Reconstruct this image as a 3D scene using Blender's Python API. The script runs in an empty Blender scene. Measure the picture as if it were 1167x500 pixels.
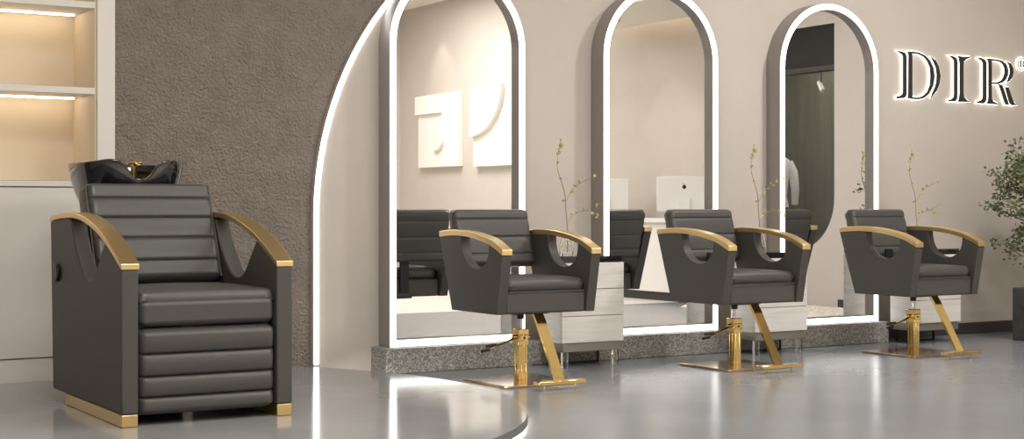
import bpy, bmesh, math, random
from mathutils import Matrix, Vector
C = bpy.context.scene
COL = C.collection
PI = math.pi
random.seed(7)

# ------------------------------------------------------------------ helpers
def link(name, bm, m, parent=None, smooth=40, kind=None, bev=0, bseg=2, mats=None):
    me = bpy.data.meshes.new(name)
    bmesh.ops.recalc_face_normals(bm, faces=bm.faces[:])
    bm.to_mesh(me); bm.free()
    for x in (mats or [m]): me.materials.append(x)
    if smooth:
        for p in me.polygons: p.use_smooth = True
        me.set_sharp_from_angle(angle=math.radians(smooth))
    o = bpy.data.objects.new(name, me); COL.objects.link(o)
    if parent: o.parent = parent
    if kind: o['kind'] = kind
    if bev:
        md = o.modifiers.new('bevel', 'BEVEL'); md.width = bev; md.segments = bseg
        md.limit_method = 'ANGLE'; md.angle_limit = math.radians(40); md.harden_normals = False
    return o

def thing(name, label, cat, loc=(0, 0, 0), group=None, rz=0):
    o = bpy.data.objects.new(name, None); COL.objects.link(o)
    o.empty_display_size = .1
    o.location = loc; o.rotation_euler = (0, 0, rz); o['label'] = label; o['category'] = cat
    if group: o['group'] = group
    return o

def tag(o, label, cat, group=None):
    o['label'] = label; o['category'] = cat
    if group: o['group'] = group
    return o

def dup(root, loc, label):
    def rec(o, par):
        c = o.copy(); COL.objects.link(c); c.parent = par
        for ch in kids.get(o.name, []): rec(ch, c)
        return c
    kids = {}
    for o in list(COL.objects):
        if o.parent: kids.setdefault(o.parent.name, []).append(o)
    r = rec(root, None); r.location = loc; r['label'] = label
    return r

def box(bm, x0, x1, y0, y1, z0, z1, M=None, mi=0):
    vs = [bm.verts.new((x, y, z)) for x in (x0, x1) for y in (y0, y1) for z in (z0, z1)]
    for f in ((0,1,3,2),(4,6,7,5),(0,4,5,1),(2,3,7,6),(0,2,6,4),(1,5,7,3)):
        fc = bm.faces.new([vs[i] for i in f]); fc.material_index = mi
    if M: bmesh.ops.transform(bm, matrix=M, verts=vs)
    return vs

def bx(*a, **k):
    bm = bmesh.new(); box(bm, *a, **k); return bm

def prism(bm, pts, a0, a1, axis='x', mi=0):
    """pts 2-D outline; axis x: pts=(y,z); axis y: pts=(x,z); axis z: pts=(x,y)"""
    def P(p, a):
        return (a, p[0], p[1]) if axis == 'x' else (p[0], a, p[1]) if axis == 'y' else (p[0], p[1], a)
    v0 = [bm.verts.new(P(p, a0)) for p in pts]; v1 = [bm.verts.new(P(p, a1)) for p in pts]
    fs = [bm.faces.new(v0), bm.faces.new(v1[::-1])]
    n = len(pts)
    for i in range(n): fs.append(bm.faces.new((v0[i], v0[(i+1) % n], v1[(i+1) % n], v1[i])))
    for f in fs: f.material_index = mi
    return v0 + v1

def pr(*a, **k):
    bm = bmesh.new(); prism(bm, *a, **k); return bm

def tube(bm, p0, p1, r0, r1=None, n=16, cap=True):
    r1 = r0 if r1 is None else r1
    p0 = Vector(p0); p1 = Vector(p1); d = (p1 - p0).normalized()
    u = d.orthogonal().normalized(); w = d.cross(u)
    A = [bm.verts.new(p0 + r0*(u*math.cos(2*PI*i/n) + w*math.sin(2*PI*i/n))) for i in range(n)]
    B = [bm.verts.new(p1 + r1*(u*math.cos(2*PI*i/n) + w*math.sin(2*PI*i/n))) for i in range(n)]
    for i in range(n): bm.faces.new((A[i], A[(i+1) % n], B[(i+1) % n], B[i]))
    if cap: bm.faces.new(A[::-1]); bm.faces.new(B)

def path(bm, pts, rad, n=8):
    pts = [Vector(p) for p in pts]
    if not hasattr(rad, '__len__'): rad = [rad]*len(pts)
    rings = []
    up = Vector((0.3, 1, 0.1)).normalized()
    for i, p in enumerate(pts):
        d = (pts[min(i+1, len(pts)-1)] - pts[max(i-1, 0)]).normalized()
        u = d.cross(up).normalized(); w = d.cross(u)
        rings.append([bm.verts.new(p + rad[i]*(u*math.cos(2*PI*k/n) + w*math.sin(2*PI*k/n))) for k in range(n)])
    for a, b in zip(rings, rings[1:]):
        for k in range(n): bm.faces.new((a[k], a[(k+1) % n], b[(k+1) % n], b[k]))
    bm.faces.new(rings[0][::-1]); bm.faces.new(rings[-1])

def lathe(bm, prof, cx=0, cy=0, n=28):
    """prof [(r,z)]; closed at r==0 ends"""
    rings = []
    for r, z in prof:
        if r < 1e-5: rings.append([bm.verts.new((cx, cy, z))])
        else: rings.append([bm.verts.new((cx + r*math.cos(2*PI*i/n), cy + r*math.sin(2*PI*i/n), z)) for i in range(n)])
    for a, b in zip(rings, rings[1:]):
        for i in range(n):
            if len(a) == 1 and len(b) == 1: continue
            if len(a) == 1: bm.faces.new((a[0], b[i], b[(i+1) % n]))
            elif len(b) == 1: bm.faces.new((a[i], a[(i+1) % n], b[0]))
            else: bm.faces.new((a[i], a[(i+1) % n], b[(i+1) % n], b[i]))

def pad(w, h, t, seams=(), bseams=(), r=.03, rc=.03, crease=.010, crown=.0, nu=34, nv=72, row=0.006):
    """upholstered pad: x in -w/2..w/2, z in 0..h, thickness t along y (front = -y)."""
    bm = bmesh.new()
    us = [-1 + 2*i/nu for i in range(nu+1)]
    us = [math.copysign(1-(1-abs(u))**1.6, u) for u in us]
    vs = [j/nv for j in range(nv+1)]
    # cluster rows at the ends
    vs = [(.5 - .5*math.cos(PI*v))*.45 + v*.55 for v in vs]
    def fall(d):
        d = max(0, min(1, d/r)); return math.sqrt(max(0, 1-(1-d)**2))
    F, B = [], []
    for v in vs:
        z = v*h; dz = min(z, h-z)
        sh = 0
        if dz < rc: sh = rc*(1-math.sqrt(max(0, 1-(1-dz/rc)**2)))
        hw = w/2 - sh
        fr, br = [], []
        for u in us:
            x = u*hw; dx = hw-abs(x)
            k = min(fall(dz), fall(dx)) if (dx < r or dz < r) else 1
            if dx < r and dz < r: k = fall(r - math.hypot(r-dx, r-dz)) if math.hypot(r-dx, r-dz) < r else 0
            def prof(ss):
                o = 0
                if ss:
                    e = [0] + list(ss) + [h]
                    for a, b in zip(e, e[1:]):
                        if a <= z <= b:
                            q = (z-a)/(b-a); o = row*math.sin(PI*q)**.6 if 0 < q < 1 else 0
                    for s_ in ss: o -= crease*math.exp(-((z-s_)/.0035)**2)
                return o
            fy = -(t/2)*k - (prof(seams) + crown*(1-u*u)*math.sin(PI*v))*k
            by = (t/2)*k + prof(bseams)*k
            fr.append(bm.verts.new((x, fy, z)))
            br.append(bm.verts.new((x, by, z)))
        F.append(fr); B.append(br)
    for G, fl in ((F, 0), (B, 1)):
        for j in range(len(vs)-1):
            for i in range(len(us)-1):
                q = (G[j][i], G[j][i+1], G[j+1][i+1], G[j+1][i])
                bm.faces.new(q[::-1] if fl else q)
    bmesh.ops.remove_doubles(bm, verts=bm.verts[:], dist=1e-4)
    # stitch the border
    return bm

def xf(bm, M):
    bmesh.ops.transform(bm, matrix=M, verts=bm.verts[:]); return bm
T = Matrix.Translation
def Rx(a): return Matrix.Rotation(a, 4, 'X')
def Ry(a): return Matrix.Rotation(a, 4, 'Y')
def Rz(a): return Matrix.Rotation(a, 4, 'Z')

def interp(pts, n=6):
    """Catmull-Rom through 2-D points"""
    out = []
    P = [pts[0]] + list(pts) + [pts[-1]]
    for i in range(1, len(P)-2):
        for k in range(n):
            t = k/n; a, b, c, d = P[i-1], P[i], P[i+1], P[i+2]
            out.append(tuple(.5*((2*b[j]) + (-a[j]+c[j])*t + (2*a[j]-5*b[j]+4*c[j]-d[j])*t*t + (-a[j]+3*b[j]-3*c[j]+d[j])*t**3) for j in range(len(b))))
    out.append(tuple(pts[-1])); return out

# ---------------------------------------------------------------- materials
def S(c):
    c = [x/255 for x in c]
    return tuple((x/12.92 if x <= .04045 else ((x+.055)/1.055)**2.4) for x in c) + (1,)

def mat(name, col, rough=.5, metal=0, noise=None, bump=None, emit=None, spec=None, coat=0, trans=0, ior=None, ramp=None, rnoise=None, stretch=None):
    m = bpy.data.materials.new(name); m.use_nodes = True
    nt = m.node_tree; b = nt.nodes['Principled BSDF']
    b.inputs['Base Color'].default_value = col
    b.inputs['Roughness'].default_value = rough
    b.inputs['Metallic'].default_value = metal
    if spec is not None: b.inputs['Specular IOR Level'].default_value = spec
    if coat: b.inputs['Coat Weight'].default_value = coat; b.inputs['Coat Roughness'].default_value = .05
    if trans: b.inputs['Transmission Weight'].default_value = trans
    if ior: b.inputs['IOR'].default_value = ior
    if emit:
        b.inputs['Emission Color'].default_value = emit[0]; b.inputs['Emission Strength'].default_value = emit[1]
    tc = nt.nodes.new('ShaderNodeTexCoord'); mp = nt.nodes.new('ShaderNodeMapping')
    nt.links.new(tc.outputs['Object'], mp.inputs[0])
    if stretch: mp.inputs['Scale'].default_value = stretch
    def nz(scale, detail=4, r=.55):
        n = nt.nodes.new('ShaderNodeTexNoise'); n.inputs['Scale'].default_value = scale
        n.inputs['Detail'].default_value = detail; n.inputs['Roughness'].default_value = r
        nt.links.new(mp.outputs[0], n.inputs['Vector']); return n
    if noise:                       # (scale, other colour, lo, hi)
        n = nz(noise[0]); rp = nt.nodes.new('ShaderNodeValToRGB')
        rp.color_ramp.elements[0].position = noise[2]; rp.color_ramp.elements[1].position = noise[3]
        rp.color_ramp.elements[0].color = col; rp.color_ramp.elements[1].color = noise[1]
        nt.links.new(n.outputs[0], rp.inputs[0]); nt.links.new(rp.outputs[0], b.inputs['Base Color'])
    if rnoise:                      # (scale, lo, hi)
        n = nz(rnoise[0]); mr = nt.nodes.new('ShaderNodeMapRange')
        mr.inputs['From Min'].default_value = .3; mr.inputs['From Max'].default_value = .7
        mr.inputs['To Min'].default_value = rnoise[1]; mr.inputs['To Max'].default_value = rnoise[2]
        nt.links.new(n.outputs[0], mr.inputs[0]); nt.links.new(mr.outputs[0], b.inputs['Roughness'])
    if bump:                        # (scale, strength, dist)
        n = nz(bump[0], 6); bp = nt.nodes.new('ShaderNodeBump')
        bp.inputs['Strength'].default_value = bump[1]; bp.inputs['Distance'].default_value = bump[2]
        nt.links.new(n.outputs[0], bp.inputs['Height']); nt.links.new(bp.outputs[0], b.inputs['Normal'])
    return m

M = {}
M['leather'] = mat('charcoal leather', S((72, 70, 67)), .37, bump=(260, .12, .002), spec=.45)
M['leather_smooth'] = mat('charcoal smooth leather', S((74, 71, 67)), .5, bump=(300, .06, .001), spec=.4)
M['gold'] = mat('satin gold', S((230, 202, 146)), .34, 1, bump=(400, .05, .001))
M['gold_polished'] = mat('polished gold', S((228, 198, 132)), .12, 1)
M['gold_plate'] = mat('polished gold plate', S((208, 184, 156)), .14, 1)
M['chrome'] = mat('chrome', S((205, 205, 208)), .12, 1)
M['black'] = mat('black rubber', S((24, 24, 24)), .4)
M['gloss_black'] = mat('glossy black ceramic', S((20, 19, 19)), .06, spec=.6, coat=.6)
M['wall'] = mat('beige plaster', S((201, 192, 182)), .75, noise=(1.3, S((195, 186, 176)), .35, .7), bump=(60, .05, .003))
M['wall_dark'] = mat('rough taupe plaster', S((166, 154, 144)), .9, noise=(10, S((154, 142, 132)), .35, .65), bump=(66, 1.0, .05))
M['ceiling'] = mat('white ceiling', S((232, 226, 216)), .8)
M['floor'] = mat('polished grey concrete', S((136, 138, 141)), .24, noise=(1.1, S((123, 124, 127)), .25, .75), rnoise=(.8, .2, .24), spec=.36)
M['floor_pale'] = mat('pale stone floor', S((218, 212, 202)), .3, noise=(1.2, S((226, 220, 210)), .3, .7))
M['platform'] = mat('grey microcement', S((152, 151, 150)), .2, noise=(1.8, S((141, 140, 139)), .3, .7), rnoise=(1.5, .10, .13), spec=.25)
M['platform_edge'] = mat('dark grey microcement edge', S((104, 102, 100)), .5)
M['cabinet_white'] = mat('pale laminate', S((226, 220, 213)), .45)
M['shelf_warm'] = mat('warm shelf back', S((220, 204, 180)), .6)
M['white_gloss'] = mat('white lacquer', S((232, 228, 222)), .25)
M['art'] = mat('white plaster relief', S((238, 234, 226)), .8)
M['wood_white'] = mat('whitewashed wood', S((226, 222, 216)), .5, noise=(5, S((205, 200, 192)), .4, .75), stretch=(.6, 1, 9))
M['smoked'] = mat('black glass top', S((30, 29, 29)), .08, spec=.6)
M['frame'] = mat('satin taupe metal', S((158, 152, 148)), .36, .4)
M['mirror'] = mat('mirror', (.90, .90, .90, 1), 0.0, 1)
M['led'] = mat('white led', (1, 1, 1, 1), .5, emit=((1, .985, .96, 1), 3.5))
M['led_warm'] = mat('warm led', (1, 1, 1, 1), .5, emit=((1, .86, .66, 1), 17.0))
M['led_platform'] = mat('platform led', (1, 1, 1, 1), .5, emit=((1, .95, .85, 1), 45.0))
M['box'] = mat('taupe metal box', S((150, 143, 136)), .35, .6)
M['letter'] = mat('black letter face', S((42, 42, 38)), .4)
M['letter_glow'] = mat('letter glow', (1, 1, 1, 1), .5, emit=((1, .97, .88, 1), 2.2))
M['lamp'] = mat('unseen panel diffuser', (1, 1, 1, 1), .5, emit=((1, .98, .96, 1), 3.0))  # glowing face of the unseen ceiling panels
M['stem'] = mat('twig', S((150, 138, 112)), .7)
M['leaf_pale'] = mat('pale green leaf', S((168, 172, 96)), .6, noise=(20, S((190, 186, 120)), .4, .6))
M['leaf'] = mat('dark green leaf', S((82, 96, 62)), .55, noise=(9, S((132, 134, 84)), .45, .7))
M['bark'] = mat('brown bark', S((92, 78, 64)), .8, bump=(60, .4, .004))
M['pot'] = mat('dark grey planter', S((76, 74, 72)), .6, noise=(14, S((66, 64, 62)), .4, .6))
M['soil'] = mat('soil', S((60, 50, 42)), .9, bump=(80, .6, .01))
M['skirting'] = mat('black baseboard', S((58, 56, 54)), .5)
M['night'] = mat('dark olive curtain', S((120, 120, 104)), .8, noise=(2, S((100, 100, 88)), .3, .7), stretch=(6, 6, .4))
M['night_top'] = mat('black lintel', S((14, 13, 13)), .6)
M['cloth'] = mat('white cloth', S((236, 236, 232)), .85, bump=(40, .3, .004))
M['trouser'] = mat('dark cloth', S((52, 56, 48)), .85)
M['rug'] = mat('cream shag rug', S((232, 226, 214)), .95, noise=(30, S((206, 198, 184)), .4, .6), bump=(45, .9, .02))
M['glass'] = mat('clear glass', (1, 1, 1, 1), .02, trans=1, ior=1.45)
def mk_granite():
    m = mat('speckled granite', S((140, 136, 130)), .6)
    nt = m.node_tree; b = nt.nodes['Principled BSDF']
    tc = nt.nodes.new('ShaderNodeTexCoord'); v = nt.nodes.new('ShaderNodeTexVoronoi'); v.inputs['Scale'].default_value = 130
    n = nt.nodes.new('ShaderNodeTexNoise'); n.inputs['Scale'].default_value = 160; n.inputs['Detail'].default_value = 3
    nt.links.new(tc.outputs['Object'], v.inputs['Vector']); nt.links.new(tc.outputs['Object'], n.inputs['Vector'])
    mx = nt.nodes.new('ShaderNodeMix'); mx.data_type = 'FLOAT'; mx.inputs[0].default_value = .5
    sp = nt.nodes.new('ShaderNodeSeparateColor'); nt.links.new(v.outputs['Color'], sp.inputs[0])
    nt.links.new(sp.outputs[0], mx.inputs[2]); nt.links.new(n.outputs[0], mx.inputs[3])
    rp = nt.nodes.new('ShaderNodeValToRGB'); rp.color_ramp.elements[0].position = .22; rp.color_ramp.elements[1].position = .78
    rp.color_ramp.elements[0].color = S((100, 98, 95)); rp.color_ramp.elements[1].color = S((196, 192, 186))
    e = rp.color_ramp.elements.new(.5); e.color = S((146, 143, 138))
    nt.links.new(mx.outputs[0], rp.inputs[0]); nt.links.new(rp.outputs[0], b.inputs['Base Color'])
    return m
M['granite'] = mk_granite()
# --------------------------------------------------------------- room shell
XL, XR, YF, ZC = -3.0, 10.0, -11.9, 3.83
link('floor', bx(XL-.2, XR+.2, -4.35, .5, -.1, 0), M['floor'], kind='structure', smooth=0)
link('floor', bx(XL-.2, XR+.2, YF-.2, -4.352, -.1, 0), M['floor_pale'], kind='structure', smooth=0)
link('ceiling', bx(XL-.2, XR+.2, YF-.2, .5, ZC, ZC+.1), M['ceiling'], kind='structure', smooth=0)
link('wall_left', bx(XL-.2, XL, YF-.2, .5, 0, ZC-.001), M['wall'], kind='structure', smooth=0)
link('wall_front', bx(XL+.001, XR-.001, YF-.2, YF, 0, ZC-.001), M['wall'], kind='structure', smooth=0)
# back wall: beige sheet with the curved left edge, in front of the rough taupe wall
AX, AZ, AR = 3.462+1.97, .9, 1.97
edge = [(AX-AR, 0.0)] + [(AX-AR*math.cos(a), AZ+AR*math.sin(a)) for a in [PI/2*i/28 for i in range(29)]]
wb = link('wall_back', pr(edge + [(XR-.001, AZ+AR), (XR-.001, 0.0)], 0, .048, 'y'), M['wall'], kind='structure', smooth=0)
SX0, SX1 = .55, 2.32         # the built-in shelving
link('wall_alcove', bx(SX1+.001, XR-.001, .05, .5, 0, ZC-.001), M['wall_dark'], kind='structure', smooth=0)
link('wall_alcove', bx(XL+.001, SX0-.001, .05, .5, 0, ZC-.001), M['wall_dark'], kind='structure', smooth=0)
# led line following the curve
def ribbon(bm, outer, inner, y0, y1):
    n = len(outer)
    V = [[bm.verts.new((p[0], y, p[1])) for p in L] for L, y in ((outer, y0), (inner, y0), (inner, y1), (outer, y1))]
    for a in range(4):
        A, B = V[a], V[(a+1) % 4]
        for i in range(n-1): bm.faces.new((A[i], A[i+1], B[i+1], B[i]))
    bm.faces.new([V[a][0] for a in range(4)]); bm.faces.new([V[a][-1] for a in range(4)][::-1])
def off(o):
    return [(AX-AR-o, 0.06)] + [(AX-(AR+o)*math.cos(a), AZ+(AR+o)*math.sin(a)) for a in [PI/2*i/28 for i in range(29)]] + [(XR-.02, AZ+AR+o)]
bm = bmesh.new(); ribbon(bm, off(.004), off(-.024), -.010, -.0008)
ls = link('led_strip', bm, M['led'], parent=wb, smooth=40); ls['label'] = 'white glowing light strip curving up along the edge of the beige wall'
# right wall with a glazed shop opening (round lower corners), seen in the mirrors
WY0, WY1, WZ0, WZ1, WR = -4.45, -2.86, .55, 2.71, .5
def wpt():
    L = [(WY1, WZ1)] + [(WY1-WR+WR*math.cos(a), WZ0+WR-WR*math.sin(a)) for a in [PI/2*i/12 for i in range(13)]]
    L += [(WY0+WR-WR*math.sin(a), WZ0+WR-WR*math.cos(a)) for a in [PI/2*i/12 for i in range(13)]] + [(WY0, WZ1)]
    return L
H = wpt()
ym = (WY0+WY1)/2; hf = len(H)//2
right_half = H[:hf] + [(ym, WZ0), (ym, 0.0), (.049, 0.0), (.049, ZC-.001), (ym, ZC-.001), (ym, WZ1)]
left_half = [(ym, WZ1), (ym, ZC-.001), (YF, ZC-.001), (YF, 0.0), (ym, 0.0), (ym, WZ0)] + H[hf:]
bm = bmesh.new(); prism(bm, right_half, XR, XR+.15, 'x'); prism(bm, left_half, XR, XR+.15, 'x')
link('wall_right', bm, M['wall'], kind='structure', smooth=0)
# the dark shop window box behind the opening
bm = bmesh.new()
box(bm, XR+1.25, XR+1.3, WY0-.5, WY1+.5, .3, 3.0)
box(bm, XR+.151, XR+1.25, WY0-.55, WY0-.5, .3, 3.0); box(bm, XR+.151, XR+1.25, WY1+.5, WY1+.55, .3, 3.0)
wn = link('window_1', bm, M['night'], kind='structure', smooth=0)
link('floor', bx(XR+.151, XR+1.25, WY0-.5, WY1+.5, .3, .35), M['skirting'], kind='structure', smooth=0)
link('ceiling', bx(XR+.151, XR+1.25, WY0-.5, WY1+.5, 2.97, 3.0), M['night_top'], kind='structure', smooth=0)
link('lintel', bx(XR+.02, XR+.14, WY0+.002, WY1-.002, 2.32, WZ1-.002), M['night_top'], parent=wn, smooth=0)
link('rail', bx(XR+.01, XR+.145, WY0+.002, WY1-.002, 2.27, 2.318), M['skirting'], parent=wn, smooth=0)
link('pane', pr([(a*.998-.002*3.65, b if b > 1 else b+.001) for a, b in H[1:-1]] + [(WY0+.002, 2.268), (WY1-.002, 2.268)], XR+.07, XR+.076, 'x'), M['glass'], parent=wn, smooth=0)
# lowered ceiling over the reception
link('trim_1', bx(8.7, XR-.14, -6.3, -3.6, 2.98, 3.4), M['ceiling'], kind='structure', smooth=0)
t2 = link('trim_2', bx(XR-.139, XR-.002, -6.3, -3.6, 3.3, 3.4), M['ceiling'], kind='structure', smooth=0)
link('led_strip', bx(XR-.135, XR-.115, -6.25, -3.65, 3.28, 3.2995), M['led_warm'], parent=t2, smooth=0)
# baseboards
link('baseboard_back', bx(7.80, XR-.02, -.014, -.0005, .0005, .085), M['skirting'], kind='structure', bev=.002)
link('baseboard_right', bx(XR-.015, XR-.0005, -2.8, -.02, .0005, .085), M['skirting'], kind='structure')

# ------------------------------------------------- granite plinth, platform
tag(link('plinth', bx(3.82, 7.79, -.2, -.0008, .0005, .145), M['granite'], bev=.004), 'long low speckled grey granite plinth under the three arched mirrors', 'plinth')
PX, PY = -1.98*.8537+6.545*.5208, -7.84+.5208*1.98+.8537*6.545
PR = 2.05
pf = thing('platform', 'low round grey platform with a lit underside beneath the shampoo chair', 'platform', (PX, PY, 0))
def disk(r, z0, z1, ylim=-.0015):
    pts = []
    for i in range(160):
        a = 2*PI*i/160; x, y = r*math.cos(a), r*math.sin(a)
        if PY+y > ylim: y = ylim-PY
        pts.append((x, y))
    # leave the wall flat: the part behind is a straight chord
    return pr(pts, z0, z1, 'z')
ob = link('slab', disk(PR, .018, .055), M['platform'], pf, mats=[M['platform'], M['platform_edge']], smooth=30)
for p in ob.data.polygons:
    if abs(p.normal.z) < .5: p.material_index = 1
link('base', disk(PR-.05, .0006, .0175), M['platform_edge'], pf)
bm = bmesh.new()
for r0, r1 in ((PR-.045, PR-.035),):
    n = 120
    A = [(a0/n*1.25*PI-PI*1.1) for a0 in range(n+1)]
    o_ = [(r1*math.cos(a), r1*math.sin(a)) for a in A]; i_ = [(r0*math.cos(a), r0*math.sin(a)) for a in A]
    prism(bm, o_ + i_[::-1], .003, .015, 'z')
link('led_strip', bm, M['led_platform'], pf)
ob.parent['label'] = ob.parent['label']

# ------------------------------------------------------- built-in shelving
su = thing('shelving_unit', 'built-in pale shelving unit with warm lit open shelves behind the shampoo chair', 'shelving', ((SX0+SX1)/2, .03, 0))
cx0 = (SX0+SX1)/2
def sb(name, x0, x1, y0, y1, z0, z1, m, **k): return link(name, bx(x0-cx0, x1-cx0, y0-.03, y1-.03, z0, z1), m, su, **k)
sb('side_panel', 2.225, SX1, .0, .45, .001, ZC-.002, M['cabinet_white'], bev=.002)
sb('side_panel', SX0, SX0+.06, .0, .45, .001, ZC-.002, M['cabinet_white'], bev=.002)
sb('back_panel', SX0+.061, 2.224, .42, .45, 1.10, ZC-.002, M['shelf_warm'])
sb('side_lining', 2.215, 2.2245, .012, .419, 1.101, ZC-.002, M['shelf_warm'])
for z in (1.548, 2.0, 2.5): sb('shelf', SX0+.061, 2.214, .003, .419, z, z+.034, M['cabinet_white'], bev=.002)
sb('countertop', SX0+.061, 2.224, .003, .419, 1.062, 1.09, M['cabinet_white'], bev=.002)
for z in (1.548, 2.0, 2.5): sb('led_strip', SX0+.08, 2.19, .315, .325, z-.007, z-.001, M['led_warm'])
for x0, x1 in ((SX0+.062, 1.385), (1.389, 2.224)): sb('door', x0, x1, .004, .03, .18, 1.055, M['cabinet_white'], bev=.002)
sb('carcass', SX0+.061, 2.224, .0305, .40, .001, 1.0615, M['cabinet_white'])
sb('toe_panel', SX0+.061, 2.224, .008, .03, .001, .172, M['cabinet_white'])

# ------------------------------------------------------------ arch mirrors
def arch(xc, hw, z0, ztop, n=32):
    zs = ztop-hw
    return [(xc-hw, z0)] + [(xc-hw*math.cos(PI*i/n), zs+hw*math.sin(PI*i/n)) for i in range(n+1)] + [(xc+hw, z0)]
def ring(bm, A, B, y0, y1):
    n = len(A)
    V = [[bm.verts.new((p[0], y, p[1])) for p in L] for L, y in ((A, y0), (B, y0), (B, y1), (A, y1))]
    for a in range(4):
        P, Q = V[a], V[(a+1) % 4]
        for i in range(n): bm.faces.new((P[i], P[(i+1) % n], Q[(i+1) % n], Q[i]))
MZ0, MZ1, HW = .146, 2.372, .461
mir = thing('arched_mirror', '', 'mirror', (4.332, 0, MZ0), 'arched mirrors along the wall')
O = arch(0, HW, 0, MZ1-MZ0); I = arch(0, HW-.046, .044, MZ1-MZ0-.046)
I2 = arch(0, HW-.0045, .0035, MZ1-MZ0-.0045); I3 = arch(0, HW-.0425, .0405, MZ1-MZ0-.0425)
bm = bmesh.new(); ring(bm, O, I, -.138, -.001); link('frame', bm, M['frame'], mir, smooth=35)
bm = bmesh.new(); ring(bm, I2, I3, -.1415, -.1383); link('led_ring', bm, M['led'], mir, smooth=35)
G = arch(0, HW-.0465, .0445, MZ1-MZ0-.0465)
link('mirror_glass', pr(G, -.095, -.09, 'y'), M['mirror'], mir, smooth=0)
mir['label'] = 'tall arched mirror nearest the shampoo chair, reflecting white relief art'
dup(mir, (5.831, 0, MZ0), 'tall arched mirror in the middle, reflecting two white monitors')
dup(mir, (7.290, 0, MZ0), 'tall arched mirror nearest the wall letters, reflecting a dark shop window')
# ---------------------------------------------------------- styling chairs
def curve_at(P, y):
    for a, b in zip(P, P[1:]):
        if min(a[0], b[0]) <= y <= max(a[0], b[0]):
            return a[1] + (b[1]-a[1])*(y-a[0])/(b[0]-a[0])
    return P[-1][1] if abs(y-P[-1][0]) < abs(y-P[0][0]) else P[0][1]

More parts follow.
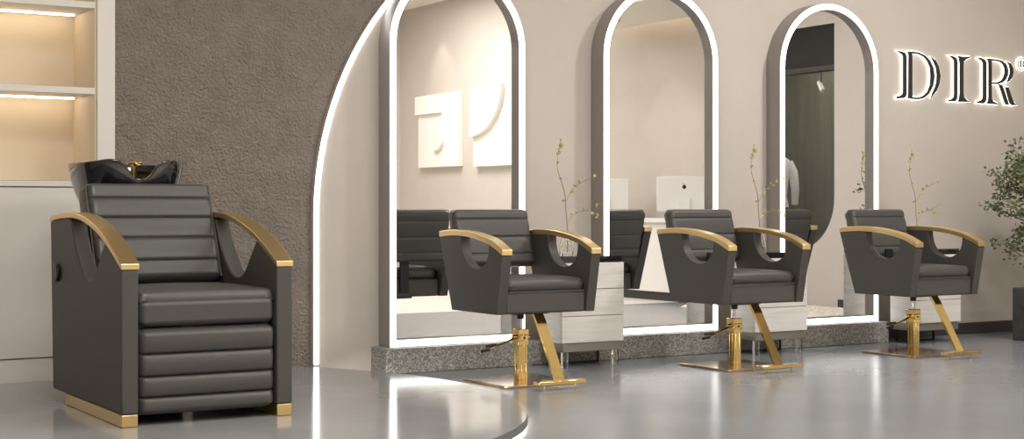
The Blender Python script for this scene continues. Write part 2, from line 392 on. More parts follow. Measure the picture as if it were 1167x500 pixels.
def styling_chair():
    t = thing('styling_chair', '', 'chair', (4.29, -.896, 0), 'gold and charcoal styling chairs in front of the mirrors')
    top = interp([(-.325, .734), (-.20, .785), (-.05, .815), (.09, .829), (.22, .831), (.356, .822)], 5)
    und = [(y, z-.031) for y, z in top]
    # side panels
    hc, ha, hb = -.035, .15, .152
    zr = curve_at(und, hc-ha); zl = curve_at(und, hc+ha)
    hole = []
    for i in range(0, 25):
        a = PI*i/24
        y = hc - ha*math.cos(a); base = zr + (zl-zr)*(i/24)
        hole.append((y, base - hb*math.sin(a)**.8))
    outl = [(-.262, .392)] + [(-.321, .70)]
    outl += [(y, z-.001) for y, z in und if -.318 < y < hc-ha-.005]
    outl += hole
    outl += [(y, z-.001) for y, z in und if y > hc+ha+.005]
    outl += [(.352, .785), (.215, .392)]
    for s in (-1, 1):
        a, b = (-.310, -.252) if s < 0 else (.252, .310)
        link('side_panel', pr(outl, a, b, 'x'), M['leather_smooth'], t, bev=.007, bseg=3, smooth=50)
        a, b = (-.313, -.249) if s < 0 else (.249, .313)
        link('armrest', pr(top + und[::-1], a, b, 'x'), M['gold'], t, bev=.003, smooth=50)
    # backrest
    h = .335
    bm = pad(.498, h, .085, seams=(.066, .166, .270), bseams=(.066, .166, .270), r=.030, rc=.025, crease=.007, row=.0032)
    xf(bm, T((0, .262, .618)) @ Rx(math.radians(-16)))
    link('backrest', bm, M['leather'], t, smooth=60)
    # seat
    link('seat_base', bx(-.250, .250, -.262, .205, .392, .503), M['leather_smooth'], t, bev=.012, bseg=3)
    bm = pad(.498, .47, .075, r=.034, rc=.03, crown=.012)
    xf(bm, T((0, -.268, .540)) @ Rx(math.radians(-90)))
    link('seat_cushion', bm, M['leather'], t, smooth=60)
    bm = bmesh.new(); path(bm, [(-.243, -.258, .507), (-.238, -.267, .507), (.238, -.267, .507), (.243, -.258, .507)], .0035)
    link('piping', bm, M['leather'], t)
    bm = bmesh.new(); box(bm, -.03, .03, .2055, .222, .42, .68)
    link('back_bracket', bm, M['black'], t, bev=.003)
    # pump column
    bm = bmesh.new(); box(bm, -.11, .11, -.11, .11, .376, .391); tube(bm, (0, 0, .345), (0, 0, .3765), .02)
    link('swivel_mount', bm, M['black'], t, bev=.002)
    bm = bmesh.new(); tube(bm, (0, 0, .285), (0, 0, .3455), .012)
    link('piston', bm, M['chrome'], t)
    # fluted post
    w = .027; P = []
    for k in range(4):
        a = k*PI/2
        for u, d in ((-1, 0), (-.62, 0), (-.55, -.12), (-.40, -.12), (-.33, 0), (.33, 0), (.40, -.12), (.55, -.12), (.62, 0)):
            x, y = u*w, -(1+d)*w
            P.append((x*math.cos(a)-y*math.sin(a), x*math.sin(a)+y*math.cos(a)))
    link('post', pr(P, .014, .235, 'z'), M['gold_polished'], t, smooth=30)
    bm = bmesh.new(); box(bm, -.034, .034, -.034, .034, .2, .292); tube(bm, (-.052, 0, .245), (.056, 0, .245), .013)
    box(bm, -.026, .026, -.04, .04, .225, .262)
    link('pump_collar', bm, M['gold_polished'], t, bev=.004)
    bm = bmesh.new(); tube(bm, (-.0355, -.012, .255), (-.0338, -.012, .255), .006); link('screw', bm, M['black'], t)
    bm = bmesh.new(); tube(bm, (.0, -.0415, .243), (0, -.0403, .243), .007); link('screw', bm, M['black'], t)
    lv = link('pump_lever', (lambda b: (path(b, [(-.03, -.005, .245), (-.085, -.012, .226), (-.235, -.035, .187)], [.008, .007, .006]), b)[1])(bmesh.new()), M['gold_polished'], t)
    bm = bmesh.new(); path(bm, [(-.270, -.040, .182), (-.215, -.032, .188)], .0085); 
    link('pedal', bm, M['black'], lv)
    bm = bmesh.new(); path(bm, [(-.20, .035, .199), (-.14, .02, .206)], .0085); link('pedal', bm, M['black'], lv)
    link('base_plate', pr([(-.235, -.225), (-.225, -.235), (.225, -.235), (.235, -.225), (.235, .225), (.225, .235), (-.225, .235), (-.235, .225)], .0008, .013, 'z'), M['gold_plate'], t, bev=.002)
    # footrest
    bm = bmesh.new()
    prism(bm, [(-.165, .391), (-.178, .391), (-.213, .345), (-.398, .048), (-.380, .048), (-.198, .338), (-.162, .381)], -.03, .03, 'x')
    fr = link('footrest_arm', bm, M['gold_polished'], t, smooth=0)
    bm = bmesh.new(); box(bm, -.155, .145, -.435, -.378, .029, .049)
    link('footrest', bm, M['gold_polished'], t, bev=.003)
    for x in (-.10, .09):
        bm = bmesh.new(); tube(bm, (x, -.406, .0008), (x, -.406, .0288), .004); link('foot_pin', bm, M['gold_polished'], t)
    return t
ch = styling_chair()
ch['label'] = 'charcoal styling chair with gold arms, nearest the round platform'
dup(ch, (5.80, -.893, 0), 'charcoal styling chair with gold arms, middle of the three')
dup(ch, (7.308, -.889, 0), 'charcoal styling chair with gold arms, nearest the potted tree')

# ------------------------------------------------------------ shampoo chair
PZ = .0555
def shampoo_chair():
    OX, OY = 2.175, -1.30
    t = thing('shampoo_chair', 'large charcoal shampoo chair with gold arms and quilted leg rest on the round platform', 'chair', (OX, OY, PZ))
    def Y(y): return y-OY
    def Z(z): return z-PZ
    top = interp([(-1.842, .722), (-1.68, .800), (-1.50, .866), (-1.30, .911), (-1.12, .929), (-.92, .927), (-.713, .912)], 5)
    top = [(Y(y), Z(z)) for y, z in top]
    und = [(y, z-.0245) for y, z in top]
    outl = [(Y(-1.838), Z(.107)), (Y(-1.838), curve_at(und, Y(-1.838))-.001)]
    outl += [(y, z-.001) for y, z in und if Y(-1.83) < y < Y(-1.605)]
    h = interp([(-1.60, .806), (-1.545, .755), (-1.50, .705), (-1.44, .655), (-1.37, .636), (-1.29, .655), (-1.21, .715), (-1.14, .79), (-1.075, .898)], 4)
    outl += [(Y(y), Z(z)) for y, z in h]
    outl += [(y, z-.001) for y, z in und if y > Y(-1.06)]
    outl += [(Y(-.718), Z(.86)), (Y(-.76), Z(.107))]
    hw, th = .374, .072
    for s in (-1, 1):
        a, b = sorted((s*hw, s*(hw-th)))
        link('side_panel', pr(outl, a, b, 'x'), M['leather_smooth'], t, bev=.008, bseg=3, smooth=50)
        a, b = sorted((s*(hw+.003), s*(hw-th-.003)))
        link('armrest', pr(top + und[::-1], a, b, 'x'), M['gold'], t, bev=.003, smooth=50)
        a, b = sorted((s*(hw-.002), s*(hw-th+.002)))
        link('skid', bx(a, b, Y(-1.836), Y(-.97), .0008, .0505), M['gold'], t, bev=.003)
    # leg rest: four quilted rows
    bm = pad(.598, .362, .10, seams=(.077, .163, .256), r=.03, rc=.025, crease=.012, row=.014, nv=96)
    xf(bm, T((0, Y(-1.775), Z(.094))) @ Rx(math.radians(1)))
    link('leg_rest', bm, M['leather'], t, smooth=60)
    # seat
    bm = bx(-.298, .298, Y(-1.80), Y(-.98), Z(.462), Z(.57))
    link('seat_base', bm, M['leather'], t, bev=.025, bseg=4)
    bm = pad(.60, .66, .075, r=.03, rc=.03, crown=.014)
    xf(bm, T((0, Y(-1.825), Z(.568))) @ Rx(math.radians(-90)))
    link('seat_cushion', bm, M['leather'], t, smooth=60)
    bm = bmesh.new()
    zz = Z(.562)
    path(bm, [(-.296, Y(-1.79), zz), (-.290, Y(-1.813), zz), (.290, Y(-1.813), zz), (.296, Y(-1.79), zz)], .005)
    link('piping', bm, M['leather_smooth'], t)
    bm = pad(.596, .118, .10, r=.03, rc=.025, row=.0)
    xf(bm, T((0, Y(-1.782), Z(.457))))
    link('seat_front', bm, M['leather'], t, smooth=60)
    # backrest
    bm = pad(.600, .50, .17, seams=(.100, .208, .312, .408), r=.035, rc=.025, crease=.010, row=.0065, nv=110)
    xf(bm, T((0, Y(-1.142), Z(.590))) @ Rx(math.radians(-24)))
    br = link('backrest', bm, M['leather'], t, smooth=60)
    for s in (-1, 1):
        q = []
        for i in range(0, 21):
            f = i/20; q.append((s*.292, -.065, .018+.464*f))
        bm = bmesh.new(); path(bm, q, .005); xf(bm, T((0, Y(-1.142), Z(.590))) @ Rx(math.radians(-24)))
        link('piping', bm, M['leather_smooth'], br)
    # grab knob on the flank
    bm = bmesh.new(); tube(bm, (-.376, Y(-.86), Z(.652)), (-.392, Y(-.86), Z(.652)), .042, n=28); 
    link('recline_knob', bm, M['black'], t, bev=.006, bseg=3)
    # rear column carrying the bowl
    link('rear_column', bx(-.2, .2, Y(-.93), Y(-.62), .0008, Z(.90)), M['leather_smooth'], t, bev=.01)
    # wash bowl: oval with a neck notch at the front
    cy, A, B = Y(-.665), .262, .268
    NA = 96
    bm = bmesh.new()
    prof = [(.10, .0), (.42, .006), (.66, .04), (.83, .10), (.94, .18), (1.0, .272), (.99, .281), (.965, .283), (.94, .274), (.87, .19), (.74, .12), (.5, .08), (.1, .07)]
    rings = []
    zb = Z(.885)
    for i in range(NA):
        a = 2*PI*i/NA; ring_ = []
        ca, sa = math.cos(a), math.sin(a)
        e = 2/2.6
        ex = math.copysign(abs(ca)**e, ca); ey = math.copysign(abs(sa)**e, sa)
        # notch centred on the front (sa=-1)
        xr = A*ex; front = max(0, -sa)
        notch = .080*math.exp(-(xr/.066)**4) if sa < 0 else 0
        lobe = .014*math.exp(-((abs(xr)-.15)/.06)**2) if sa < 0 else 0
        for r, z in prof:
            k = z/.283
            zz = z + (lobe - notch)*k**2.0 if sa < 0 else z
            pull = 1 - (.10*math.exp(-(xr/.07)**2)*front*k if sa < 0 else 0)
            ring_.append(bm.verts.new((A*ex*r, cy + B*ey*r*pull, zb + zz)))
        rings.append(ring_)
    for i in range(NA):
        a_, b_ = rings[i], rings[(i+1) % NA]
        for j in range(len(prof)-1): bm.faces.new((a_[j], b_[j], b_[j+1], a_[j+1]))
    bm.faces.new([r[0] for r in rings][::-1]); bm.faces.new([r[-1] for r in rings])
    bw = link('wash_bowl', bm, M['gloss_black'], t, smooth=70)
    sd = bw.modifiers.new('sub', 'SUBSURF'); sd.levels = 1; sd.render_levels = 2
    bm = bmesh.new(); zf = zb+.252
    tube(bm, (.085, cy+.145, zf-.14), (.085, cy+.145, zf+.035), .016); tube(bm, (.085, cy+.145, zf+.035), (.085, cy+.145, zf+.045), .026)
    path(bm, [(.085, cy+.145, zf+.028), (.085, cy+.095, zf+.034), (.085, cy+.055, zf+.02)], .009)
    path(bm, [(.055, cy+.145, zf+.035), (.125, cy+.145, zf+.04)], .008)
    link('tap', bm, M['gold_polished'], bw, bev=.002)
    return t
shampoo_chair()
# ------------------------------------------------------------ side cabinets
def cabinet():
    t = thing('drawer_cabinet', '', 'cabinet', (5.08, -.33, 0), 'white drawer cabinets between the chairs')
    w, y0, y1 = .224, -.12, .122
    link('body', bx(-w, w, y0+.02, y1, .145, .624), M['wood_white'], t, bev=.002)
    for i in range(3):
        z0 = .145 + i*.16
        link('drawer', bx(-w, w, y0, y0+.018, z0+.0015, z0+.1575), M['wood_white'], t, bev=.0015)
    link('countertop', bx(-w+.004, w-.010, y0+.004, y1-.002, .6245, .662), M['smoked'], t, bev=.002)
    link('plinth_box', bx(-w+.012, w-.012, y0+.012, y1-.01, .092, .1445), M['box'], t, bev=.002)
    for x in (-w+.04, w-.04):
        link('leg', bx(x-.018, x+.018, y0+.02, y0+.05, .0008, .0915), M['glass'], t, bev=.002)
        link('leg', bx(x-.006, x+.006, y1-.03, y1-.018, .0008, .0915), M['black'], t)
    link('stretcher', bx(-w+.047, w-.047, y1-.03, y1-.018, .0008, .012), M['black'], t)
    return t
cb = cabinet(); cb['label'] = 'white wood drawer cabinet behind the chair nearest the round platform'
dup(cb, (6.565, -.33, 0), 'white wood drawer cabinet behind the middle styling chair')
dup(cb, (8.02, -.33, 0), 'white wood drawer cabinet behind the chair nearest the potted tree')

def vase():
    t = thing('glass_vase', '', 'vase', (4.965, -.33, .6625), 'glass vases on the drawer cabinets')
    bm = bmesh.new()
    lathe(bm, [(0, 0), (.036, 0), (.042, .01), (.042, .07), (.030, .105), (.024, .13), (.028, .145), (.026, .145), (.022, .13), (.028, .103), (.039, .068), (.039, .014), (0, .012)])
    link('body', bm, M['glass'], t)
    return t
v0 = vase(); v0['label'] = 'small clear glass vase on the cabinet beside the chair nearest the platform'
dup(v0, (6.478, -.33, .6625), 'small clear glass vase on the cabinet behind the middle chair')
dup(v0, (7.925, -.33, .6625), 'small clear glass vase on the cabinet beside the potted tree')

def leaf(bm, p, d, L, W, roll=0):
    p = Vector(p); d = Vector(d).normalized()
    s = d.orthogonal().normalized(); s = (Matrix.Rotation(roll, 3, d) @ s); n = d.cross(s)
    c = [p, p+d*L*.35+s*W*.5+n*W*.1, p+d*L*.7+s*W*.38+n*W*.12, p+d*L, p+d*L*.7-s*W*.38+n*W*.12, p+d*L*.35-s*W*.5+n*W*.1]
    c.append(p+d*L*.5 - n*W*.05)
    V = [bm.verts.new(q) for q in c]
    for i in range(6): bm.faces.new((V[6], V[i], V[(i+1) % 6]))

def branch():
    t = thing('flowering_branch', '', 'branch', (4.965, -.33, .69), 'thin leafy branches standing in glass vases')
    O = Vector((4.965, -.33, .69))
    def q(x, z, dy=0): return Vector((x, -.33+dy, z)) - O
    main = [q(4.972, .69), q(4.975, .80), q(4.962, .93), q(4.955, 1.03), q(4.925, 1.12), q(4.90, 1.19), q(4.905, 1.27), q(4.925, 1.345)]
    main = [Vector(p) for p in interp([tuple(p) for p in main], 3)]
    b1 = interp([tuple(q(4.957, .98)), tuple(q(4.99, 1.045, -.01)), tuple(q(5.03, 1.09, -.02)), tuple(q(5.085, 1.12, -.04)), tuple(q(5.15, 1.14, -.05))], 3)
    b2 = interp([tuple(q(4.972, .86)), tuple(q(5.02, .905, .01)), tuple(q(5.08, .93, .02)), tuple(q(5.15, .945, .02)), tuple(q(5.23, .98, .02))], 3)
    b3 = interp([tuple(q(5.10, .935, .02)), tuple(q(5.17, .925, .03)), tuple(q(5.22, .90, .03))], 3)
    bm = bmesh.new()
    path(bm, main, [.0042-.0030*i/len(main) for i in range(len(main))], 6)
    for b in (b1, b2, b3): path(bm, b, .0016, 5)
    link('stem', bm, M['stem'], t)
    bm = bmesh.new(); rnd = random.Random(3)
    def put(L, lo, step, n=2, big=1):
        L = [Vector(x) for x in L]
        for i in range(lo, len(L), step):
            for k in range(n):
                d = Vector((rnd.uniform(-1, 1), rnd.uniform(-1, 1), rnd.uniform(-.5, .9)))
                leaf(bm, L[i], d, rnd.uniform(.020, .036)*big, rnd.uniform(.012, .020)*big, rnd.uniform(0, 6))
    put(main, 8, 4, 2); put(main, len(main)-4, 1, 3); put(b1, 3, 2, 3); put(b2, 3, 2, 2, 1.1); put(b3, 2, 2, 2)
    link('leaves', bm, M['leaf_pale'], t, smooth=0)
    return t
b0 = branch(); b0['label'] = 'thin leafy branch in the vase nearest the round platform'
dup(b0, (6.478, -.33, .69), 'thin leafy branch in the vase behind the middle chair')
dup(b0, (7.925, -.33, .69), 'thin leafy branch in the vase under the wall letters')

# --------------------------------------------------------------- potted tree
def tree():
    x, y = 8.875, -.75
    t = thing('potted_tree', 'small leafed green tree in a dark square planter at the right end', 'plant', (x, y, 0))
    bm = bmesh.new()
    O = [(-.205, -.205), (.205, -.205), (.205, .205), (-.205, .205)]; I = [(a*.88, b*.88) for a, b in O]
    R_ = []
    for L, z in ((O, .0008), (O, .378), (I, .378), (I, .33)): R_.append([bm.verts.new((a, b, z)) for a, b in L])
    for a, b in zip(R_, R_[1:]):
        for i in range(4): bm.faces.new((a[i], a[(i+1) % 4], b[(i+1) % 4], b[i]))
    bm.faces.new(R_[0][::-1]); bm.faces.new(R_[-1])
    pt = link('pot', bm, M['pot'], t, bev=.005)
    link('soil', bx(-.175, .175, -.175, .175, .331, .355), M['soil'], pt)
    rnd = random.Random(11)
    bm = bmesh.new(); lf = bmesh.new()
    trunk = [Vector(p) for p in ((0, 0, .34), (.02, 0, .50), (.0, .01, .68), (.04, 0, .86), (.02, -.02, 1.02))]
    path(bm, trunk, [.018, .016, .014, .011, .007], 8)
    path(bm, [Vector((.02, .02, .34)), Vector((.07, .03, .55)), Vector((.13, .0, .75)), Vector((.18, 0, .95))], [.014, .012, .010, .006], 8)
    tips = []
    cen = Vector((.06, -.01, .98))
    n = 0
    while n < 170:
        p = Vector((rnd.uniform(-.46, .50), rnd.uniform(-.30, .30), rnd.uniform(.50, 1.42)))
        e = (abs(p.x-.02)/.48)**3.5 + (abs(p.y)/.33)**2.5 + (abs(p.z-1.0)/.45)**3.5
        if e > 1 or e < .05: continue
        if p.z < .62 and p.x < -.30: continue
        n += 1; tips.append(p)
    for p in tips:
        src = trunk[min(4, max(1, int((p.z-.45)/.2)))]
        mid = src.lerp(p, .5) + Vector((rnd.uniform(-.03, .03), rnd.uniform(-.03, .03), .03))
        path(bm, [src, mid, p], [.005, .0035, .0015], 5)
        for k in range(3):
            q = p + Vector((rnd.gauss(0, .05), rnd.gauss(0, .035), rnd.gauss(0, .035)))
            
            path(bm, [mid.lerp(p, .6), q], [.002, .001], 4)
            for j in range(13):
                s = q + Vector((rnd.gauss(0, .026), rnd.gauss(0, .022), rnd.gauss(0, .018)))
                d = Vector((rnd.uniform(-1, 1), rnd.uniform(-1, 1), rnd.uniform(-.6, .5)))
                
                leaf(lf, s, d, rnd.uniform(.022, .040), rnd.uniform(.013, .022), rnd.uniform(0, 6))
    link('trunk', bm, M['bark'], t)
    link('foliage', lf, M['leaf'], t, smooth=0)
tree()

# -------------------------------------------------------------- wall letters
LET = {'D':[[(8.054,2.096),(8.104,2.092),(8.139,2.082),(8.154,2.057),(8.155,1.794),(8.151,1.774),(8.132,1.757),(8.054,1.751),(8.056,1.76),(8.089,1.766),(8.115,1.78),(8.122,1.803),(8.122,2.055),(8.111,2.075),(8.089,2.084)],[(8.165,2.095),(8.214,2.094),(8.211,2.086),(8.211,1.766),(8.219,1.756),(8.165,1.756),(8.175,1.769),(8.178,2.079)],[(8.204,2.096),(8.276,2.094),(8.342,2.077),(8.393,2.043),(8.43,1.988),(8.442,1.926),(8.427,1.857),(8.386,1.798),(8.335,1.765),(8.276,1.753),(8.204,1.753),(8.204,1.76),(8.276,1.761),(8.325,1.775),(8.371,1.808),(8.398,1.861),(8.405,1.924),(8.398,1.992),(8.371,2.037),(8.327,2.071),(8.274,2.086),(8.204,2.088)],[(8.408,2.067),(8.452,2.046),(8.486,2.001),(8.504,1.934),(8.492,1.871),(8.46,1.817),(8.408,1.771),(8.423,1.8),(8.452,1.848),(8.467,1.89),(8.47,1.943),(8.46,1.995),(8.438,2.03)]],'I':[[(8.587,2.09),(8.636,2.087),(8.671,2.076),(8.687,2.054),(8.687,1.791),(8.682,1.768),(8.662,1.753),(8.592,1.749),(8.59,1.753),(8.623,1.761),(8.648,1.776),(8.655,1.799),(8.655,2.048),(8.645,2.067),(8.623,2.08)],[(8.699,2.091),(8.755,2.085),(8.821,2.093),(8.828,2.089),(8.781,2.073),(8.755,2.053),(8.751,2.034),(8.751,1.812),(8.759,1.784),(8.788,1.762),(8.825,1.752),(8.699,1.75),(8.711,1.783),(8.715,1.811),(8.715,2.042),(8.708,2.069)]],'R':[[(8.902,2.086),(8.943,2.09),(8.983,2.079),(9.004,2.058),(9.004,1.787),(8.995,1.761),(8.972,1.748),(8.902,1.748),(8.907,1.755),(8.943,1.765),(8.964,1.78),(8.969,1.806),(8.969,2.046),(8.957,2.071),(8.931,2.08)],[(9.015,2.087),(9.067,2.087),(9.062,2.071),(9.062,1.784),(9.081,1.762),(9.125,1.751),(9.125,1.746),(9.013,1.749),(9.027,1.773),(9.03,1.798),(9.03,2.059)],[(9.059,2.086),(9.118,2.086),(9.177,2.079),(9.225,2.054),(9.248,2.015),(9.244,1.974),(9.219,1.937),(9.18,1.915),(9.133,1.903),(9.059,1.9),(9.059,1.907),(9.125,1.911),(9.17,1.927),(9.196,1.956),(9.21,1.992),(9.207,2.028),(9.185,2.059),(9.151,2.074),(9.111,2.079),(9.059,2.078)],[(9.237,2.075),(9.274,2.062),(9.299,2.032),(9.304,1.997),(9.289,1.956),(9.259,1.931),(9.234,1.915),(9.248,1.944),(9.266,1.98),(9.269,2.016),(9.259,2.051)],[(9.14,1.898),(9.17,1.894),(9.192,1.875),(9.254,1.748),(9.222,1.747),(9.207,1.764),(9.155,1.874)],[(9.214,1.878),(9.248,1.878),(9.304,1.768),(9.319,1.756),(9.349,1.747),(9.289,1.745),(9.266,1.758),(9.254,1.781)]]}

def offset(P, d):
    A = sum(P[i][0]*P[(i+1) % len(P)][1]-P[(i+1) % len(P)][0]*P[i][1] for i in range(len(P)))
    sg = 1 if A > 0 else -1; out = []
    for i in range(len(P)):
        a, b, c = Vector(P[i-1]), Vector(P[i]), Vector(P[(i+1) % len(P)])
        e1 = (b-a).normalized(); e2 = (c-b).normalized()
        n1 = Vector((e1.y, -e1.x))*sg; n2 = Vector((e2.y, -e2.x))*sg
        m_ = n1+n2
        if m_.length < .2: m_ = n1
        m_.normalize(); k = min(1.6, 1/max(.3, m_.dot(n1)))
        q = b + m_*d*k; out.append((q.x, q.y))
    return out
def sign_letter(polys, label, dx=0, dz=0, sc=1, off_=.0095, ctr=None, thick=1):
    xs = [p[0] for L in polys for p in L]; zs = [p[1] for L in polys for p in L]
    c = ctr or ((min(xs)+max(xs))/2, min(zs))
    t = thing('sign_letter', label, 'sign', (c[0]+dx, -.001, c[1]+dz), 'backlit letters on the wall')
    L2 = [[((x-c[0])*sc, (z-c[1])*sc) for x, z in L] for L in polys]
    for i, L in enumerate(L2):
        link('backlight', pr(offset(L, off_), -.010-.0004*i, -.0128-.0003*i, 'y'), M['letter_glow'], t, smooth=0)
        link('stroke', pr(offset(L, .0035), -.0150-.0003*i, -.019-.0004*i, 'y'), M['letter'], t, smooth=0)
    cxm = sum(p[0] for p in L2[1])/len(L2[1])
    for zz in (.3, .7):
        z_ = (min(zs)-c[1] + (max(zs)-min(zs))*zz)*sc
        bm = bmesh.new(); tube(bm, (cxm, 0, z_), (cxm, -.0105, z_), .003, n=8); link('standoff', bm, M['letter'], t)
    return t
sign_letter(LET['D'], 'backlit black letter D on the beige wall')
sign_letter(LET['I'], 'backlit black letter I on the beige wall')
sign_letter(LET['R'], 'backlit black letter R on the beige wall')
# registered mark: ring with a small R
rx, rz_, rr = 9.405, 2.068, .049
n = 40
t = thing('sign_letter', 'small backlit registered trademark circle after the letter R', 'sign', (rx, -.001, rz_), 'backlit letters on the wall')
def circ(r): return [(r*math.cos(2*PI*i/n), r*math.sin(2*PI*i/n)) for i in range(n)]
bm = bmesh.new(); ring(bm, circ(rr+.006), circ(rr-.013), -.010, -.0128); link('backlight', bm, M['letter_glow'], t, smooth=0)
bm = bmesh.new(); ring(bm, circ(rr), circ(rr-.007), -.015, -.019); link('outer_ring', bm, M['letter'], t, smooth=0)
sR = .048/.345
Rs = [[((x-9.118)*sR, (z-1.918)*sR) for x, z in L] for L in LET['R']]
for i, L in enumerate(Rs):
    link('backlight', pr(offset(L, .002), -.010-.0004*i, -.0128-.0003*i, 'y'), M['letter_glow'], t, smooth=0)
    link('stroke', pr(offset(L, .0006), -.0150-.0003*i, -.019-.0004*i, 'y'), M['letter'], t, smooth=0)
for x_, z_ in ((0, rr-.004), (0, -rr+.004), (-.0143, 0)):
    bm = bmesh.new(); tube(bm, (x_, 0, z_), (x_, -.0105, z_), .0015, n=8); link('standoff', bm, M['letter'], t)

# ------------------------------------------- things seen only in the mirrors
def art(y0, y1, z0, z1, label, kind):
    yc = (y0+y1)/2
    t = thing('relief_panel', label, 'artwork', (XR-.0003, yc, z0), 'white relief panels')
    w, h = abs(y1-y0), z1-z0
    link('board', bx(-.08, 0, -w/2, w/2, 0, h), M['art'], t, bev=.006)
    bm = bmesh.new()
    # +y here is nearer the mirrors: in the reflection -y (far) shows on the left
    if kind == 0:
        box(bm, -.135, -.0805, -w/2, w*.12, h*.74, h*.995)
        # a hook: thin crescent rising on the right
        P = [(-.02*w + .20*w*math.cos(a), h*.37 + .15*h*math.sin(a)) for a in [(-100+105*i/20)*PI/180 for i in range(21)]]
        P2 = [(-.02*w + .13*w*math.cos(a), h*.37 + .09*h*math.sin(a)) for a in [(-100+105*i/20)*PI/180 for i in range(21)]][::-1]
        prism(bm, P + P2, -.135, -.0805, 'x')
    else:
        P = [(-w/2, h*.995)] + [(-w*.5 + w*.66*math.cos(a), h*.995 - h*.62*math.sin(a)) for a in [PI/2*i/20 for i in range(21)]]
        prism(bm, P, -.145, -.0805, 'x')
    link('raised_shape', bm, M['art'], t, bev=.004)
art(-11.18, -10.02, 1.52, 2.53, 'square white relief panel with a hook shape, seen in the first mirror', 0)
art(-9.61, -8.36, 1.50, 2.56, 'square white relief panel with a curved shape, beside the hook relief', 1)

# reception desk
t = thing('reception_desk', 'white reception desk seen in the middle mirror', 'desk', (9.42, -5.35, 0))
link('body', bx(-.16, .16, -1.55, 1.55, .09, .80), M['white_gloss'], t, bev=.004)
link('counter', bx(-.2, .2, -1.59, 1.59, .8008, .845), M['white_gloss'], t, bev=.004)
link('toe_kick', bx(-.12, .12, -1.5, 1.5, .0008, .0895), M['skirting'], t)
def monitor(x, y, rz, label):
    t = thing('computer_monitor', label, 'monitor', (x, y, .8455), 'monitors on the reception desk', rz)
    link('screen_housing', bx(-.28, .28, -.012, .012, .07, .43), M['white_gloss'], t, bev=.006)
    link('screen', bx(-.27, .27, .0125, .0135, .13, .42), M['smoked'], t)
    bm = bmesh.new(); box(bm, -.06, .06, -.045, -.013, .0, .2, Matrix.Identity(4)); box(bm, -.08, .08, -.10, .09, .0, .006)
    link('stand', bm, M['white_gloss'], t, bev=.002)
    bm = bmesh.new(); P = [(.018*math.cos(a)*(1+.12*math.cos(2*a)), .32+.022*math.sin(a)) for a in [2*PI*i/20 for i in range(20)]]
    prism(bm, P, -.0138, -.0125, 'y'); prism(bm, [(0, .344), (.008, .346), (.014, .358), (.004, .354)], -.0138, -.0125, 'y')
    link('logo', bm, M['black'], t)
# the backs face the virtual viewer
monitor(9.42, -5.86, math.radians(-142), 'white monitor with a dark logo, at the near left of the middle mirror')
monitor(9.42, -4.42, math.radians(-142), 'white monitor with a dark logo, right one in the middle mirror')

# cream rug
bm = bmesh.new()
nx, ny = 40, 60
rn = random.Random(5)
V = []
for i in range(nx+1):
    row_ = []
    for j in range(ny+1):
        a, b = i/nx, j/ny
        e = min(a, 1-a, b, 1-b); z = .028*min(1, e*12)**.5 + (rn.uniform(0, .012) if e > 0 else 0) + .0008
        row_.append(bm.verts.new((8.85+.95*a-9.3, -3.75+1.95*b+2.8, z)))
    V.append(row_)
for i in range(nx):
    for j in range(ny): bm.faces.new((V[i][j], V[i+1][j], V[i+1][j+1], V[i][j+1]))
o = link('shag_rug', bm, M['rug'], smooth=180); o.location = (9.3, -2.8, 0)
tag(o, 'cream shaggy rug on the floor seen in the third mirror', 'rug')

# mannequin in the shop window
t = thing('mannequin', 'mannequin in a white shirt behind the dark shop window', 'mannequin', (10.72, -4.55, .3505))
bm = bmesh.new()
lathe(bm, [(0, .0), (.15, 0), (.15, .012), (.014, .02), (.014, .5), (0, .5)]); link('stand', bm, M['black'], t)
def body(bm, prof, sx=1, sy=.65):
    lathe(bm, prof, n=28)
    for v in bm.verts: v.co.y *= sy
bm = bmesh.new(); body(bm, [(0, .45), (.15, .46), (.16, .55), (.165, .62), (.13, .73), (0, .73)]); link('trousers', bm, M['trouser'], t)
bm = bmesh.new(); body(bm, [(0, .60), (.175, .61), (.15, .72), (.17, .90), (.19, 1.02), (.18, 1.11), (.10, 1.17), (.055, 1.19), (0, 1.19)])
for s in (-1, 1): path(bm, [(s*.165, 0, 1.09), (s*.215, -.01, .98), (s*.235, -.03, .80), (s*.225, -.06, .64)], [.05, .052, .045, .036], 12)
link('shirt', bm, M['cloth'], t)
bm = bmesh.new(); body(bm, [(0, 1.18), (.045, 1.185), (.042, 1.26), (.05, 1.28), (0, 1.285)]); link('neck', bm, M['black'], t)
t.rotation_euler.z = .9
# small spotlight in the shop window
t = thing('track_spotlight', 'small white spotlight hanging in the dark shop window', 'lamp', (10.09, -3.13, 2.2695))
bm = bmesh.new(); tube(bm, (0, 0, 0), (0, 0, -.10), .006); link('arm', bm, M['black'], t)
bm = bmesh.new(); tube(bm, (0, -.03, -.10), (-.03, .05, -.19), .026); link('head', bm, M['white_gloss'], t)
t.location.x = 10.09; 
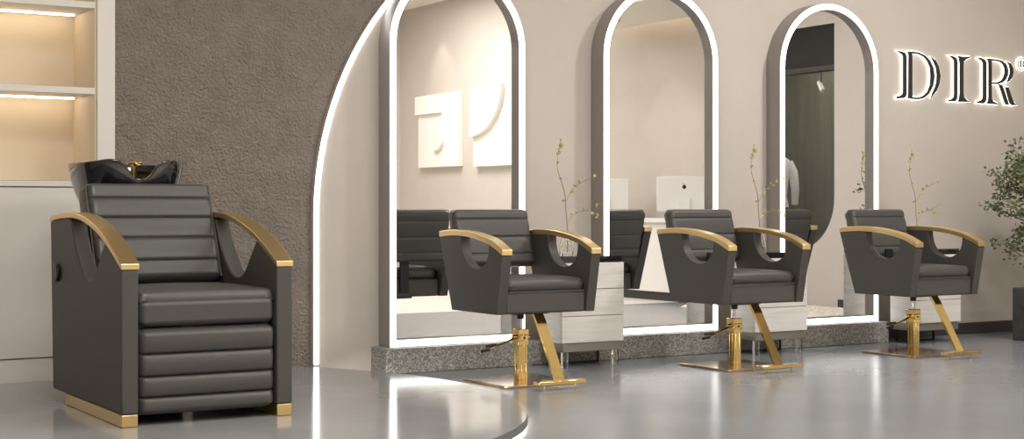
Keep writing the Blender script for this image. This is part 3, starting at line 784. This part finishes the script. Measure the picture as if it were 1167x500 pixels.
# -------------------------------------------------------------------- lights
def area(name, loc, sx, sy, power, col=(1, .985, .965), rot=(0, 0, 0), parent=None, spread=PI):
    l = bpy.data.lights.new(name, 'AREA'); l.shape = 'RECTANGLE'; l.size = sx; l.size_y = sy; l.energy = power; l.color = col; l.spread = spread
    o = bpy.data.objects.new(name, l); COL.objects.link(o); o.location = loc; o.rotation_euler = rot
    if parent: o.parent = parent
    return o
def unseen_ceiling_light(x, y, sx, sy, p, label, col=(1, .985, .965)):  # panels out of view, mostly added to light the room
    t = thing('unseen_ceiling_light', label, 'lamp', (x, y, ZC-.001), 'ceiling light panels')
    bm = bmesh.new(); ring(bm, [(-sx/2-.03, 0), (-sx/2-.03, 1), (sx/2+.03, 1), (sx/2+.03, 0)], [(-sx/2, .0), (-sx/2, 1), (sx/2, 1), (sx/2, 0)], 0, 1); bm.free()
    bm = bmesh.new()
    for a in ((-sx/2-.03, sx/2+.03, -sy/2-.03, -sy/2), (-sx/2-.03, sx/2+.03, sy/2, sy/2+.03), (-sx/2-.03, -sx/2, -sy/2, sy/2), (sx/2, sx/2+.03, -sy/2, sy/2)):
        box(bm, *a, -.04, 0)
    link('frame', bm, M['white_gloss'], t)
    link('diffuser', bx(-sx/2, sx/2, -sy/2, sy/2, -.02, -.002), M['lamp'], t, smooth=0)
    area('lamp_light', (0, 0, -.03), sx*.98, sy*.98, p, col, parent=t)
unseen_ceiling_light(4.4, -2.7, 2.6, .5, 22, 'long unseen fill panel added above the styling chairs')
unseen_ceiling_light(7.5, -2.5, .4, .4, 95, 'ceiling light panel toward the wall letters')
unseen_ceiling_light(1.6, -4.2, 1.6, 1.2, 100, 'unseen fill panel added above the round platform')
unseen_ceiling_light(5.2, -6.2, 2.2, 1.2, 130, 'unseen fill panel added in the middle of the room')
unseen_ceiling_light(8.2, -9.2, 1.6, 1.6, 130, 'unseen fill panel added near the relief panels')
unseen_ceiling_light(-.5, -8.0, 1.6, 1.2, 60, 'unseen fill panel added at the far end of the room')
def spot(loc, tgt, power, size, label):
    t = thing('downlight', label, 'lamp', loc, 'ceiling downlights')
    bm = bmesh.new(); tube(bm, (0, 0, -.05), (0, 0, 0), .04, n=24); link('housing', bm, M['white_gloss'], t)
    l = bpy.data.lights.new('spot', 'SPOT'); l.energy = power; l.spot_size = math.radians(size); l.spot_blend = .6; l.color = (1, .9, .75); l.shadow_soft_size = .03
    o = bpy.data.objects.new('lamp_light', l); COL.objects.link(o); o.parent = t; o.location = (0, 0, -.06)
    d = Vector(tgt)-Vector(loc); o.rotation_euler = d.to_track_quat('-Z', 'Y').to_euler()
spot((9.66, -10.6, ZC-.001), (9.95, -10.6, 1.9), 24, 56, 'recessed downlight above the hook relief')
spot((9.66, -9.0, ZC-.001), (9.95, -9.0, 1.9), 24, 56, 'recessed downlight above the curved relief')
spot((9.2, -5.3, 2.979), (9.99, -5.3, 1.6), 14, 60, 'recessed downlight in the lowered ceiling')
area('shop_window_fill', (10.7, -3.6, 2.9), .8, 1.2, 26, (1, .97, .9))  # added fill lamp brightening the shop window box, no fixture there

w = bpy.data.worlds.new('world'); C.world = w; w.use_nodes = True
w.node_tree.nodes['Background'].inputs[0].default_value = (.9, .92, 1, 1)
w.node_tree.nodes['Background'].inputs[1].default_value = .3

# -------------------------------------------------------------------- camera
cd = bpy.data.cameras.new('camera'); cam = bpy.data.objects.new('camera', cd); COL.objects.link(cam)
cam.location = (0, -7.84, .95)
TH = math.atan2(2787, 1700)
cam.rotation_euler = (PI/2, 0, -(PI/2 - math.atan2(math.sin(TH), math.cos(TH))))
cd.sensor_fit = 'HORIZONTAL'; cd.sensor_width = 36; cd.lens = 36*1700/1167
cd.shift_y = -13/1167
cd.clip_start = .05; cd.clip_end = 60
C.camera = cam
C.view_settings.view_transform = 'Standard'; C.view_settings.look = 'None'
C.view_settings.gamma = 1; C.view_settings.use_curve_mapping = False
C.view_settings.exposure = 0.0
